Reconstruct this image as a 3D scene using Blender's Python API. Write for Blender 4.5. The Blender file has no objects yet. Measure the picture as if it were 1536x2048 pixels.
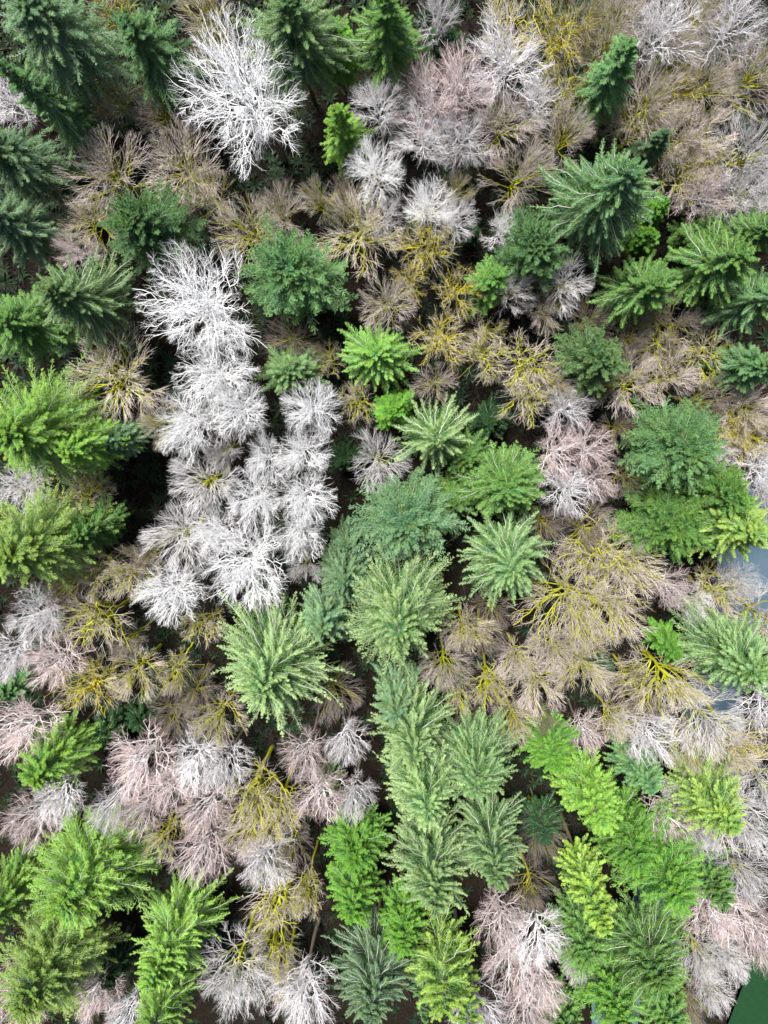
import bpy, math
import numpy as np
from mathutils import Euler, Vector

# ------------------------------------------------------------------ scene, camera, light
scene = bpy.context.scene
COL = scene.collection
H = 90.0
FPX = 1420.0
cam_d = bpy.data.cameras.new("camera")
cam = bpy.data.objects.new("camera", cam_d)
COL.objects.link(cam)
cam.location = (0, 0, H)
cam.rotation_euler = Euler((math.radians(-10.5), math.radians(2.0), 0), 'XYZ')
cam_d.sensor_width = 36
cam_d.lens = 36 * FPX / 2048
cam_d.clip_end = 3000
scene.camera = cam

SUN_EL, SUN_AZ = math.radians(62), math.radians(335)   # azimuth clockwise from +Y (top of the picture)
world = bpy.data.worlds.new("World")
scene.world = world
world.use_nodes = True
wn = world.node_tree
sky = wn.nodes.new("ShaderNodeTexSky")
sky.sky_type = 'NISHITA'
sky.sun_disc = False
sky.sun_elevation = SUN_EL
sky.sun_rotation = SUN_AZ
sky.dust_density = 3.0
sky.ozone_density = 0.6
bg = wn.nodes["Background"]
bg.inputs[1].default_value = 0.055
wn.links.new(sky.outputs[0], bg.inputs[0])

sun_d = bpy.data.lights.new("sun", 'SUN')
sun_d.energy = 4.2
sun_d.angle = math.radians(16)
sun_d.color = (1.0, 0.97, 0.93)
sun = bpy.data.objects.new("sun", sun_d)
COL.objects.link(sun)
sdir = Vector((math.sin(SUN_AZ) * math.cos(SUN_EL), math.cos(SUN_AZ) * math.cos(SUN_EL), math.sin(SUN_EL)))
sun.rotation_euler = sdir.to_track_quat('Z', 'Y').to_euler()

scene.view_settings.view_transform = 'Standard'
scene.view_settings.look = 'None'
scene.view_settings.exposure = 1.36
scene.view_settings.gamma = 1.0
scene.cycles.max_bounces = 6
scene.cycles.diffuse_bounces = 3
scene.cycles.transmission_bounces = 3
scene.cycles.use_adaptive_sampling = True

CM = np.array(cam.rotation_euler.to_matrix())


def at(px, py, z):
    """point at height z under pixel (px, py) of the 1536 x 2048 photograph; also metres per pixel there"""
    d = CM @ np.array([(px - 768) / FPX, (1024 - py) / FPX, -1.0])
    k = (z - H) / d[2]
    return d[0] * k, d[1] * k, k / FPX


# ------------------------------------------------------------------ mesh helpers
def nrm(v):
    return v / np.maximum(np.linalg.norm(v, axis=-1, keepdims=True), 1e-9)


def tubes(P, R, sides=3):
    """P (N,K,3) polylines, R (N,K) radii -> verts, quads"""
    N, K, _ = P.shape
    T = np.gradient(P, axis=1)
    T = nrm(T)
    ref = np.zeros_like(T)
    ref[..., 0] = 0.31
    ref[..., 1] = -0.77
    ref[..., 2] = 0.55
    U = nrm(np.cross(T, ref))
    W = np.cross(T, U)
    a = np.arange(sides) * 2 * math.pi / sides
    V = P[:, :, None, :] + R[:, :, None, None] * (
        np.cos(a)[None, None, :, None] * U[:, :, None, :] + np.sin(a)[None, None, :, None] * W[:, :, None, :])
    idx = np.arange(N * K * sides).reshape(N, K, sides)
    nx = np.roll(idx, -1, axis=2)
    F = np.stack([idx[:, :-1], nx[:, :-1], nx[:, 1:], idx[:, 1:]], axis=-1).reshape(-1, 4)
    return V.reshape(-1, 3), F


def make_mesh(name, V, F, attrs=None, mat=None, smooth=True):
    """V (n,3); F list of int arrays (m,k)"""
    me = bpy.data.meshes.new(name)
    if not isinstance(F, list):
        F = [F]
    F = [f for f in F if len(f)]
    loops = np.concatenate([f.reshape(-1) for f in F]).astype(np.int32)
    tot = np.concatenate([np.full(len(f), f.shape[1]) for f in F]).astype(np.int32)
    st = np.concatenate([[0], np.cumsum(tot)[:-1]]).astype(np.int32)
    me.vertices.add(len(V))
    me.vertices.foreach_set("co", V.astype(np.float32).reshape(-1))
    me.loops.add(len(loops))
    me.loops.foreach_set("vertex_index", loops)
    me.polygons.add(len(tot))
    me.polygons.foreach_set("loop_start", st)
    me.polygons.foreach_set("loop_total", tot)
    me.polygons.foreach_set("use_smooth", np.full(len(tot), smooth))
    for k, v in (attrs or {}).items():
        at_ = me.attributes.new(k, 'FLOAT', 'POINT')
        at_.data.foreach_set("value", v.astype(np.float32))
    if mat:
        me.materials.append(mat)
    me.update(calc_edges=True)
    return me


def link(name, data, parent=None):
    o = bpy.data.objects.new(name, data)
    COL.objects.link(o)
    o.parent = parent
    return o


# ------------------------------------------------------------------ materials
def new_mat(name):
    m = bpy.data.materials.new(name)
    m.use_nodes = True
    nt = m.node_tree
    nt.nodes.clear()
    out = nt.nodes.new("ShaderNodeOutputMaterial")
    return m, nt, out


def N(nt, kind, **kw):
    n = nt.nodes.new(kind)
    for k, v in kw.items():
        setattr(n, k, v)
    return n


def mixc(nt, fac, a, b, blend='MIX'):
    n = nt.nodes.new("ShaderNodeMix")
    n.data_type = 'RGBA'
    n.blend_type = blend
    for s, v in ((n.inputs[0], fac), (n.inputs[6], a), (n.inputs[7], b)):
        if isinstance(v, bpy.types.NodeSocket):
            nt.links.new(v, s)
        else:
            s.default_value = v if not isinstance(v, tuple) else (*v[:3], 1)
    return n.outputs[2]


def mth(nt, op, a, b=0.0, c=None, clamp=False):
    n = nt.nodes.new("ShaderNodeMath")
    n.operation = op
    n.use_clamp = clamp
    for s, v in zip(n.inputs, (a, b, c)):
        if v is None:
            continue
        if isinstance(v, bpy.types.NodeSocket):
            nt.links.new(v, s)
        else:
            s.default_value = v
    return n.outputs[0]


def noise(nt, scale, detail=2.0, world_space=True):
    co = nt.nodes.new("ShaderNodeTexCoord")
    geo = nt.nodes.new("ShaderNodeNewGeometry")
    n = nt.nodes.new("ShaderNodeTexNoise")
    n.inputs['Scale'].default_value = scale
    n.inputs['Detail'].default_value = detail
    nt.links.new(geo.outputs['Position'] if world_space else co.outputs['Object'], n.inputs['Vector'])
    return n.outputs['Fac']


MATS = {}


def foliage_mat(key, base, tip, tipamt=0.5, trans=0.28):
    m, nt, out = new_mat("needles_" + key)
    var = N(nt, "ShaderNodeAttribute", attribute_name="var").outputs['Fac']
    tp = N(nt, "ShaderNodeAttribute", attribute_name="tip").outputs['Fac']
    n1 = noise(nt, 0.55, 3)
    b2 = (base[0] * 0.8, base[1] * 0.92, base[2] * 1.15)
    b1 = (base[0] * 1.3, base[1] * 1.08, base[2] * 0.7)
    c = mixc(nt, mth(nt, 'MULTIPLY_ADD', n1, 3.0, -1.0, True), b2, b1)
    c = mixc(nt, mth(nt, 'MULTIPLY', tp, tipamt, None, True), c, tip)
    c = mixc(nt, mth(nt, 'MULTIPLY_ADD', noise(nt, 0.9, 4), 2.6, -1.35, True), c, (base[0] * 1.7 + .02, base[1] * 1.05, base[2] * .7))
    rnd = N(nt, 'ShaderNodeObjectInfo').outputs['Random']
    v = mth(nt, 'MULTIPLY', mth(nt, 'MULTIPLY_ADD', var, 0.9, 0.55), mth(nt, 'MULTIPLY_ADD', rnd, 0.36, 0.82))
    vm = N(nt, "ShaderNodeCombineColor")
    for i in range(3):
        nt.links.new(v, vm.inputs[i])
    c = mixc(nt, 1.0, c, vm.outputs[0], 'MULTIPLY')
    p = N(nt, "ShaderNodeBsdfPrincipled")
    p.inputs['Roughness'].default_value = 0.55
    p.inputs['Specular IOR Level'].default_value = 0.2
    nt.links.new(c, p.inputs['Base Color'])
    t = N(nt, "ShaderNodeBsdfTranslucent")
    nt.links.new(c, t.inputs['Color'])
    ms = N(nt, "ShaderNodeMixShader")
    ms.inputs[0].default_value = trans
    nt.links.new(p.outputs[0], ms.inputs[1])
    nt.links.new(t.outputs[0], ms.inputs[2])
    nt.links.new(ms.outputs[0], out.inputs[0])
    MATS[key] = m
    return m


def bark_mat(key, twig, limb, moss_amt, moss=(0.32, 0.325, 0.016)):
    """limb attribute lim: 1 on trunk and big limbs, 0 on the finest twigs; moss grows on the big wood"""
    m, nt, out = new_mat("bark_" + key)
    lim = N(nt, "ShaderNodeAttribute", attribute_name="lim").outputs['Fac']
    n1 = noise(nt, 1.1, 3)
    n2 = noise(nt, 9.0, 2)
    c = mixc(nt, mth(nt, 'MULTIPLY_ADD', lim, 1.6, -0.15, True), twig, limb)
    rnd = N(nt, 'ShaderNodeObjectInfo').outputs['Random']
    c = mixc(nt, mth(nt, 'MULTIPLY_ADD', lim, 5.0, -6.0, True), c, (0.15, 0.125, 0.10))
    v = mth(nt, 'MULTIPLY', mth(nt, 'MULTIPLY_ADD', n2, 0.7, 0.65), mth(nt, 'MULTIPLY_ADD', rnd, 0.4, 0.8) if key != 'white' else 1.0)
    vm = N(nt, "ShaderNodeCombineColor")
    for i in range(3):
        nt.links.new(v, vm.inputs[i])
    c = mixc(nt, 1.0, c, vm.outputs[0], 'MULTIPLY')
    a = mth(nt, 'ADD', lim, moss_amt - 1.0)
    a = mth(nt, 'MULTIPLY', a, 3.2)
    a = mth(nt, 'ADD', a, mth(nt, 'MULTIPLY_ADD', n1, 2.6, -1.35))
    a = mth(nt, 'MULTIPLY', a, 1.0 if moss_amt > 0 else 0.0, None, True)
    mc = mixc(nt, n2, (moss[0] * 0.6, moss[1] * 0.72, moss[2]), (moss[0] * 1.35, moss[1] * 1.25, moss[2] * 1.2))
    c = mixc(nt, a, c, mc)
    p = N(nt, "ShaderNodeBsdfPrincipled")
    p.inputs['Roughness'].default_value = 0.75
    p.inputs['Specular IOR Level'].default_value = 0.2
    nt.links.new(c, p.inputs['Base Color'])
    nt.links.new(p.outputs[0], out.inputs[0])
    MATS['b_' + key] = m
    return m


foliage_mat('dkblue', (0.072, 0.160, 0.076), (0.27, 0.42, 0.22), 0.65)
foliage_mat('blue', (0.068, 0.175, 0.062), (0.25, 0.44, 0.18), 0.6)
foliage_mat('silver', (0.080, 0.20, 0.075), (0.34, 0.52, 0.32), 0.65)
foliage_mat('green', (0.068, 0.180, 0.040), (0.25, 0.45, 0.11), 0.6)
foliage_mat('fresh', (0.090, 0.240, 0.042), (0.32, 0.54, 0.13), 0.65)
foliage_mat('lime', (0.115, 0.28, 0.038), (0.38, 0.60, 0.12), 0.65)
foliage_mat('bright', (0.075, 0.225, 0.030), (0.24, 0.47, 0.07), 0.6)
foliage_mat('grey', (0.066, 0.165, 0.052), (0.32, 0.48, 0.20), 0.8)
foliage_mat('pale', (0.068, 0.178, 0.050), (0.44, 0.58, 0.25), 0.85)
foliage_mat('olive', (0.115, 0.235, 0.042), (0.42, 0.56, 0.15), 0.65)
foliage_mat('yellow', (0.12, 0.27, 0.040), (0.46, 0.60, 0.12), 0.75)
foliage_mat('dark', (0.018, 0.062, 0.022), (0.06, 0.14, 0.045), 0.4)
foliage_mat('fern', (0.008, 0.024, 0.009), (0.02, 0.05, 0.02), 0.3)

bark_mat('white', (0.70, 0.70, 0.71), (0.84, 0.84, 0.84), 0.0)
bark_mat('whitemoss', (0.76, 0.76, 0.77), (0.80, 0.79, 0.76), 0.15)
bark_mat('pale', (0.56, 0.53, 0.54), (0.82, 0.82, 0.84), 0.0)
bark_mat('pink', (0.50, 0.39, 0.375), (0.78, 0.76, 0.77), 0.0)
bark_mat('tan', (0.54, 0.475, 0.445), (0.22, 0.185, 0.12), 0.60)
bark_mat('tanm', (0.54, 0.475, 0.435), (0.22, 0.19, 0.10), 0.85)
bark_mat('moss', (0.46, 0.40, 0.37), (0.20, 0.18, 0.07), .95)
bark_mat('gold', (0.50, 0.44, 0.38), (0.26, 0.22, 0.06), 1.05, (0.38, 0.335, 0.016))
bark_mat('grey', (0.56, 0.545, 0.56), (0.42, 0.40, 0.36), 0.30)
bark_mat('brown', (0.20, 0.17, 0.16), (0.13, 0.11, 0.07), 0.55, (0.26, 0.25, 0.012))
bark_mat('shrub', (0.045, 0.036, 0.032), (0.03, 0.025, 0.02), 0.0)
bark_mat('bole', (0.36, 0.35, 0.32), (0.16, 0.125, 0.10), 0.25, (0.10, 0.11, 0.02))
bark_mat('bolepale', (0.52, 0.52, 0.50), (0.34, 0.31, 0.27), 0.0)

# ------------------------------------------------------------------ the ground
g = np.random.default_rng(5)
n = 221
xs = np.concatenate([np.linspace(-1500, -85, 12)[:-1], np.linspace(-80, 80, n), np.linspace(85, 1500, 12)[1:]])
X, Y = np.meshgrid(xs, xs, indexing='ij')
# the river's centre line, from the photograph's edge down behind the conifers
RV = np.array([at(*p, 0)[:2] for p in ((2300, -500), (1900, 300), (1640, 760), (1540, 1000), (1470, 1250), (1430, 1520), (1330, 1760), (1230, 1960), (1150, 2250), (1000, 2900))])


def river_dist(X, Y):
    d = np.full(X.shape, 1e9)
    for a, b in zip(RV[:-1], RV[1:]):
        ab = b - a
        t = np.clip(((X - a[0]) * ab[0] + (Y - a[1]) * ab[1]) / (ab @ ab), 0, 1)
        d = np.minimum(d, np.hypot(X - a[0] - t * ab[0], Y - a[1] - t * ab[1]))
    return d


def bumps(X, Y):
    return (np.sin(X * .21 + 1.3) * np.cos(Y * .17 - .4) * .35 + np.sin(X * .63 + Y * .4) * .12 +
            np.sin(X * 1.7 - Y * 1.1 + 2) * .07 + np.cos(X * 2.3 + Y * 2.9) * .05)


def ground_z(X, Y):
    d = river_dist(X, Y)
    k = np.clip((5.0 + 1.5 * np.sin(X * .3 + Y * .23) - d) / 3.0, 0, 1)
    return bumps(X, Y) * (1 - k) - 1.6 * k * k * (3 - 2 * k)


Z = ground_z(X, Y)
m_ = len(xs)
idx = np.arange(m_ * m_).reshape(m_, m_)
Fg = np.stack([idx[:-1, :-1], idx[1:, :-1], idx[1:, 1:], idx[:-1, 1:]], -1).reshape(-1, 4)
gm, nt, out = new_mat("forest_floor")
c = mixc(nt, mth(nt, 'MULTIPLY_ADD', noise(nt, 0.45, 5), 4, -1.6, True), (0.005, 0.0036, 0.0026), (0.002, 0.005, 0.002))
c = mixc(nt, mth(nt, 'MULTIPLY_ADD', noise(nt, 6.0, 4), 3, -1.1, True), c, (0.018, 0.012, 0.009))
p = N(nt, "ShaderNodeBsdfPrincipled")
p.inputs['Roughness'].default_value = 0.9
p.inputs['Specular IOR Level'].default_value = 0.05
nt.links.new(c, p.inputs['Base Color'])
bp = N(nt, "ShaderNodeBump")
bp.inputs['Strength'].default_value = 0.8
bp.inputs['Distance'].default_value = 0.15
nt.links.new(noise(nt, 5.0, 5), bp.inputs['Height'])
nt.links.new(bp.outputs[0], p.inputs['Normal'])
nt.links.new(p.outputs[0], out.inputs[0])
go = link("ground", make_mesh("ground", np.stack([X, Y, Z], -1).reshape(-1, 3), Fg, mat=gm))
go['kind'] = 'structure'

# water: a ribbon wider than its bed, so the bank cuts its edge
seg = []
for a, b in zip(RV[:-1], RV[1:]):
    for t in np.linspace(0, 1, 12, endpoint=False):
        seg.append(a + (b - a) * t)
seg.append(RV[-1])
seg = np.array(seg)
for _ in range(8):
    seg[1:-1] = (seg[:-2] + seg[1:-1] * 2 + seg[2:]) / 4
tg = nrm(np.gradient(seg, axis=0))
nv = np.stack([-tg[:, 1], tg[:, 0]], -1)
cols = [np.column_stack([seg + nv * w, np.full(len(seg), -0.75)]) for w in (-6.5, 0, 6.5)]
V = np.stack(cols, 1).reshape(-1, 3)
ii = np.arange(len(seg) * 3).reshape(-1, 3)
Fw = np.concatenate([np.stack([ii[:-1, k], ii[1:, k], ii[1:, k + 1], ii[:-1, k + 1]], -1) for k in (0, 1)])
wm, nt, out = new_mat("river_water")
p = N(nt, "ShaderNodeBsdfPrincipled")
c = mixc(nt, noise(nt, 0.3, 3), (0.035, 0.065, 0.09), (0.07, 0.10, 0.125))
nt.links.new(c, p.inputs['Base Color'])
p.inputs['Roughness'].default_value = 0.3
p.inputs['Specular IOR Level'].default_value = 0.4
bp = N(nt, "ShaderNodeBump")
bp.inputs['Strength'].default_value = 0.35
bp.inputs['Distance'].default_value = 0.1
nt.links.new(noise(nt, 2.5, 4), bp.inputs['Height'])
nt.links.new(bp.outputs[0], p.inputs['Normal'])
nt.links.new(p.outputs[0], out.inputs[0])
wo = link("river", make_mesh("river", V, Fw, mat=wm))
wo['kind'] = 'structure'

# meadow in the corner beyond the trees
mp = np.array([at(*q, 0)[:2] for q in ((1448, 2048), (1478, 1965), (1500, 1905), (1550, 1875), (1800, 1830), (2400, 1900), (2400, 2600), (1430, 2600), (1402, 2150))])
cen = mp.mean(0)
rings = []
gx = []
for k, s in enumerate(np.linspace(1, 0, 9)[:-1]):
    gx.append(cen + (mp - cen) * s)
gx = np.array(gx)
V = np.concatenate([gx.reshape(-1, 2), cen[None]])
V = np.column_stack([V, np.maximum(bumps(V[:, 0], V[:, 1]), 0.0) + 0.55])
kk = np.arange(8 * 9).reshape(8, 9)
nx = np.roll(kk, -1, 1)
Fm = [np.stack([kk[:-1], nx[:-1], nx[1:], kk[1:]], -1).reshape(-1, 4)[:, ::-1], np.stack([kk[-1], nx[-1], np.full(9, 72)], -1)]
mm, nt, out = new_mat("meadow_turf")
p = N(nt, "ShaderNodeBsdfPrincipled")
p.inputs['Roughness'].default_value = 0.85
p.inputs['Specular IOR Level'].default_value = 0.05
c = mixc(nt, noise(nt, 1.5, 6), (0.006, 0.026, 0.010), (0.012, 0.040, 0.016))
nt.links.new(c, p.inputs['Base Color'])
nt.links.new(p.outputs[0], out.inputs[0])
mo = link("meadow", make_mesh("meadow", V, Fm, mat=mm))
mo['kind'] = 'structure'


# ------------------------------------------------------------------ undergrowth (ferns, brambles): stuff
def fern_field():
    r = np.random.default_rng(11)
    px, py = r.uniform(-60, 1600, 9500), r.uniform(-60, 2110, 9500)
    P0 = np.array([at(a, b, 0)[:2] for a, b in zip(px, py)])
    keep = river_dist(P0[:, 0], P0[:, 1]) > 7.5
    inm = (px > 1440) & (py > 1860)
    P0 = P0[keep & ~inm]
    dens = np.sin(P0[:, 0] * .35 + 1) + np.cos(P0[:, 1] * .31) + r.normal(0, .6, len(P0))
    P0 = P0[dens > -1.0]
    n0 = len(P0)
    z0 = ground_z(P0[:, 0], P0[:, 1])
    B = np.column_stack([P0, z0])
    nf = 9
    size = r.uniform(.4, 1.5, n0)
    az = r.uniform(0, 6.28, (n0, 1)) + np.arange(nf)[None] * 2 * math.pi / nf + r.normal(0, .2, (n0, nf))
    L = size[:, None] * r.uniform(.7, 1.15, (n0, nf))
    K = 6
    s = np.linspace(0.05, 1, K)
    up = r.uniform(.5, .9, (n0, nf))
    rad = L[..., None] * s
    zz = L[..., None] * (up[..., None] * s - (up[..., None] - .15) * s ** 2.2) + .05
    D = np.stack([np.cos(az), np.sin(az)], -1)
    C = np.concatenate([D[:, :, None, :] * rad[..., None], zz[..., None]], -1) + B[:, None, None, :]
    w = L[..., None] * .17 * np.sin(np.pi * np.clip(s * .9 + .08, 0, 1)) ** .6 * (1 - .75 * s)
    S = np.stack([-D[..., 1], D[..., 0], np.zeros_like(az)], -1)[:, :, None, :]
    A = C + S * w[..., None]
    Bv = C - S * w[..., None]
    A[..., 2] -= .04
    Bv[..., 2] -= .04
    V = np.stack([A, C, Bv], 3).reshape(-1, 3)
    i = np.arange(n0 * nf * K * 3).reshape(n0 * nf, K, 3)
    F = np.concatenate([np.stack([i[:, :-1, k], i[:, 1:, k], i[:, 1:, k + 1], i[:, :-1, k + 1]], -1).reshape(-1, 4) for k in (0, 1)])
    var = np.repeat(r.uniform(0, 1, n0), nf * K * 3)
    return make_mesh("undergrowth", V, F, {'var': var, 'tip': np.zeros(len(V))}, MATS['fern'])


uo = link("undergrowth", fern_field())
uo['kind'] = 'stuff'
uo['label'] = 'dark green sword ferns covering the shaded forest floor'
uo['category'] = 'ferns'



def thicket():
    r = np.random.default_rng(23)
    px, py = r.uniform(-80, 1620, 4200), r.uniform(-80, 2130, 4200)
    B = np.array([at(a, b, 0)[:2] for a, b in zip(px, py)])
    keep = (river_dist(B[:, 0], B[:, 1]) > 7.5) & ~((px > 1440) & (py > 1860))
    B = B[keep]
    B = B[(np.sin(B[:, 0] * .27) + np.cos(B[:, 1] * .33 + 2) + r.normal(0, .7, len(B))) > -.9]
    n0 = len(B)
    B = np.column_stack([B, ground_z(B[:, 0], B[:, 1])])
    ht = r.uniform(1.2, 4.2, n0)
    ns = 7
    az = r.uniform(0, 6.28, (n0, ns))
    sp = r.uniform(.25, 1.0, (n0, ns)) * ht[:, None] * .7
    K = 5
    s = np.linspace(0, 1, K)
    P = B[:, None, None] + np.stack([np.cos(az)[..., None] * sp[..., None] * s ** 1.3, np.sin(az)[..., None] * sp[..., None] * s ** 1.3,
                                     ht[:, None, None] * (s * r.uniform(.8, 1.1, (n0, ns, 1)) - .1)], -1)
    P = P.reshape(-1, K, 3)
    P[:, 1:] += r.normal(0, .07, P[:, 1:].shape)
    Rr = np.tile(.035 * (1 - .7 * s), (len(P), 1))
    P2, R2 = children(r, P, Rr, 6, .2, 1, .7, .5, 3, np.array([0, 0, 0.]), 0, .3, .04, .016)
    v0, f0 = tubes(P, Rr, 3)
    v1, f1 = tubes(P2, R2, 3)
    return make_mesh("thicket", np.concatenate([v0, v1]), np.concatenate([f0, f1 + len(v0)]), {'lim': np.zeros(len(v0) + len(v1))}, MATS['b_shrub'])


# ------------------------------------------------------------------ bare broadleaf trees
def sample(P, t):
    """P (N,K,3); t (N,n) in 0..1 -> points, tangents (N,n,3)"""
    K = P.shape[1]
    f = np.clip(t, 0, .9999) * (K - 1)
    i = f.astype(int)
    w = (f - i)[..., None]
    r = np.arange(len(P))[:, None]
    a, b = P[r, i], P[r, i + 1]
    return a * (1 - w) + b * w, nrm(b - a)


def children(r, P, Rr, n, t0, t1, ang, ratio, K, cen, outb, upb, wob, r0, jit=.35, shell=None):
    Np = len(P)
    t = t0 + (t1 - t0) * (np.arange(n)[None] + r.uniform(0, 1, (Np, n))) / n
    o, T = sample(P, t)
    plen = np.linalg.norm(np.diff(P, axis=1), axis=-1).sum(1)
    L = (plen[:, None] * ratio * (1.12 - .62 * t) * r.uniform(1 - jit, 1 + jit, t.shape)).reshape(-1)
    o = o.reshape(-1, 3)
    T = T.reshape(-1, 3)
    q = nrm(r.normal(0, 1, T.shape))
    q = nrm(q - (q * T).sum(-1, keepdims=True) * T)
    out = nrm(o - cen)
    d = nrm(T * math.cos(ang) + q * math.sin(ang) + out * outb + np.array([0, 0, upb]))
    if shell is not None:
        q0, q1 = shell(o), shell(o + d * L[:, None] * 1.12)
        L = L * np.where(q1 > 1.0, np.clip((1.03 - q0) / np.maximum(q1 - q0, 1e-3), .22, 1.0), 1.0)
    s = np.linspace(0, 1, K)
    bend = nrm(out * .7 + np.array([0, 0, .6]) + r.normal(0, .35, T.shape))
    C = o[:, None] + (d[:, None] * s[None, :, None] + bend[:, None] * (.22 * s ** 2)[None, :, None]) * L[:, None, None]
    W = r.normal(0, 1, C.shape) * (L * wob)[:, None, None]
    W[:, 0] = 0
    C = C + W
    # radius: starts below the parent's radius at that point
    f = np.clip(t, 0, .9999) * (Rr.shape[1] - 1)
    i = f.astype(int)
    pr = Rr[np.arange(Np)[:, None], i].reshape(-1)
    rs = np.minimum(pr * .72, r0 * (L / max(L.mean(), 1e-6)) ** .7)
    RR = rs[:, None] * (1 - .72 * s)[None]
    return C, RR


BARE = {
    'dead': dict(n=(22, 8, 6, 5), a=(.64, .70, .78), q=(.40, .44, .48), w=.044, r=(.080, .034, .019, .0105), low=.60, dep=.22, out=.22),
    'brush': dict(n=(17, 7, 5, 4), a=(.46, .52, .56), q=(.50, .52, .56), w=.026, r=(.100, .044, .023, .0145), low=.50, dep=.30, out=.26),
    'twiggy': dict(n=(15, 7, 6, 6), a=(.62, .70, .84), q=(.47, .47, .47), w=.044, r=(.095, .042, .019, .0105), low=.56, dep=.26, out=.20),
    'gnarl': dict(n=(9, 5, 6, 5), a=(.75, .68, .66), q=(.54, .52, .52), w=.058, r=(.20, .12, .046, .0125), low=.42, dep=.28, out=.2),
}


def bare_meshes(seed, kind, h=22.0, R=5.0):
    r = np.random.default_rng(seed)
    c = BARE[kind]
    n1, n2, n3, n4 = c['n']
    Rz = h * c['dep']
    cen = np.array([0, 0, h - Rz])
    K0 = 12
    s = np.linspace(0, 1, K0)
    top = h * (.78 if kind != 'gnarl' else .72)
    lean = r.normal(0, .05, 2) * h * .35
    tr = np.column_stack([lean[0] * s ** 2, lean[1] * s ** 2, s * top - .4])
    tr[1:, :2] += np.cumsum(r.normal(0, .085, (K0 - 1, 2)), 0)
    P0 = tr[None]
    R0 = (.30 * (1 - s) ** .8 + .035)[None]
    # main limbs toward points on the crown's dome
    i = np.arange(n1)
    u = (i + .5) / n1
    az = i * 2.39996 + r.normal(0, .35, n1)
    phi = np.arccos(np.clip(1 - 1.10 * (1 - u) ** 1.75, -1, 1)) * r.uniform(.88, 1.08, n1)
    lobe = 1 + .07 * np.sin(2 * az + r.uniform(0, 6)) + .07 * np.sin(3 * az + r.uniform(0, 6))
    tgt = cen + np.column_stack([R * .86 * lobe * np.sin(phi) * np.cos(az), R * .86 * lobe * np.sin(phi) * np.sin(az), Rz * np.cos(phi)])
    tgt += r.normal(0, .35, tgt.shape)
    t = c['low'] + (.97 - c['low']) * u * r.uniform(.8, 1.05, n1)
    o, _ = sample(P0, t[None])
    o = o[0]
    K1 = 10
    s1 = np.linspace(0, 1, K1)[None, :, None]
    outv = np.column_stack([np.cos(az), np.sin(az), np.zeros(n1)])
    mid = (o + tgt) / 2 + outv * R * .12 - np.array([0, 0, 1]) * R * .10
    P1 = (1 - s1) ** 2 * o[:, None] + 2 * s1 * (1 - s1) * mid[:, None] + s1 ** 2 * tgt[:, None]
    W = r.normal(0, c['w'] * 3.2, P1.shape)
    W[:, 0] = 0
    P1 = P1 + W * np.minimum(1, s1 * 3)
    R1 = c['r'][0] * r.uniform(.7, 1.2, n1)[:, None] * (1 - .74 * s1[..., 0])
    def shell(P):
        a = np.arctan2(P[..., 1], P[..., 0])
        k = 1 + .06 * np.sin(3 * a + seed) + .04 * np.sin(5 * a + 2 * seed) + .05 * np.sin(2 * a + seed * 3)
        return np.linalg.norm((P - cen) / (np.array([R, R, Rz])) / k[..., None], axis=-1)

    P2, R2 = children(r, P1, R1, n2, .08, .98, c['a'][0], c['q'][0], 6, cen, c['out'], .25, c['w'], c['r'][1], shell=shell)
    P3, R3 = children(r, P2, R2, n3, .12, 1.0, c['a'][1], c['q'][1], 5, cen, c['out'], .25, c['w'], c['r'][2], shell=shell)
    P4, R4 = children(r, P3, R3, n4, .10, 1.0, c['a'][2], c['q'][2], 3, cen, c['out'] * .8, .18, c['w'], c['r'][3], shell=shell)
    # trunk and limbs
    v0, f0 = tubes(P0, R0, 8)
    v1, f1 = tubes(P1, R1, 5)
    V = np.concatenate([v0, v1])
    Fx = np.concatenate([f0, f1 + len(v0)])
    la = np.concatenate([np.full(len(v0), 1.6), (1 - .35 * np.repeat(np.tile(s1[0, :, 0], n1), 5))])
    mt = make_mesh("trunk", V, Fx, {'lim': la})
    v2, f2 = tubes(P2, R2, 4)
    v3, f3 = tubes(P3, R3, 3)
    v4, f4 = tubes(P4, R4, 3)
    V = np.concatenate([v2, v3, v4])
    Fx = np.concatenate([f2, f3 + len(v2), f4 + len(v2) + len(v3)])
    la = np.concatenate([.62 - .25 * np.repeat(np.tile(np.linspace(0, 1, 6), len(P2)), 4),
                         .30 - .25 * np.repeat(np.tile(np.linspace(0, 1, 5), len(P3)), 3), np.full(len(v4), .02)])
    mc = make_mesh("crown", V, Fx, {'lim': la})
    for m in (mt, mc):
        m.materials.append(None)
    return mt, mc


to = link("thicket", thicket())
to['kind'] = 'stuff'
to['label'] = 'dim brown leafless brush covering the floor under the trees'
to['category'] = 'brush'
VARIANTS = {}
for kind, cnt in (('dead', 9), ('brush', 10), ('twiggy', 9), ('gnarl', 7)):
    VARIANTS[kind] = [bare_meshes(100 * len(kind) + 7 * k + 1, kind) for k in range(cnt)]
USE = {k: 0 for k in VARIANTS}
rb = np.random.default_rng(77)


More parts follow.
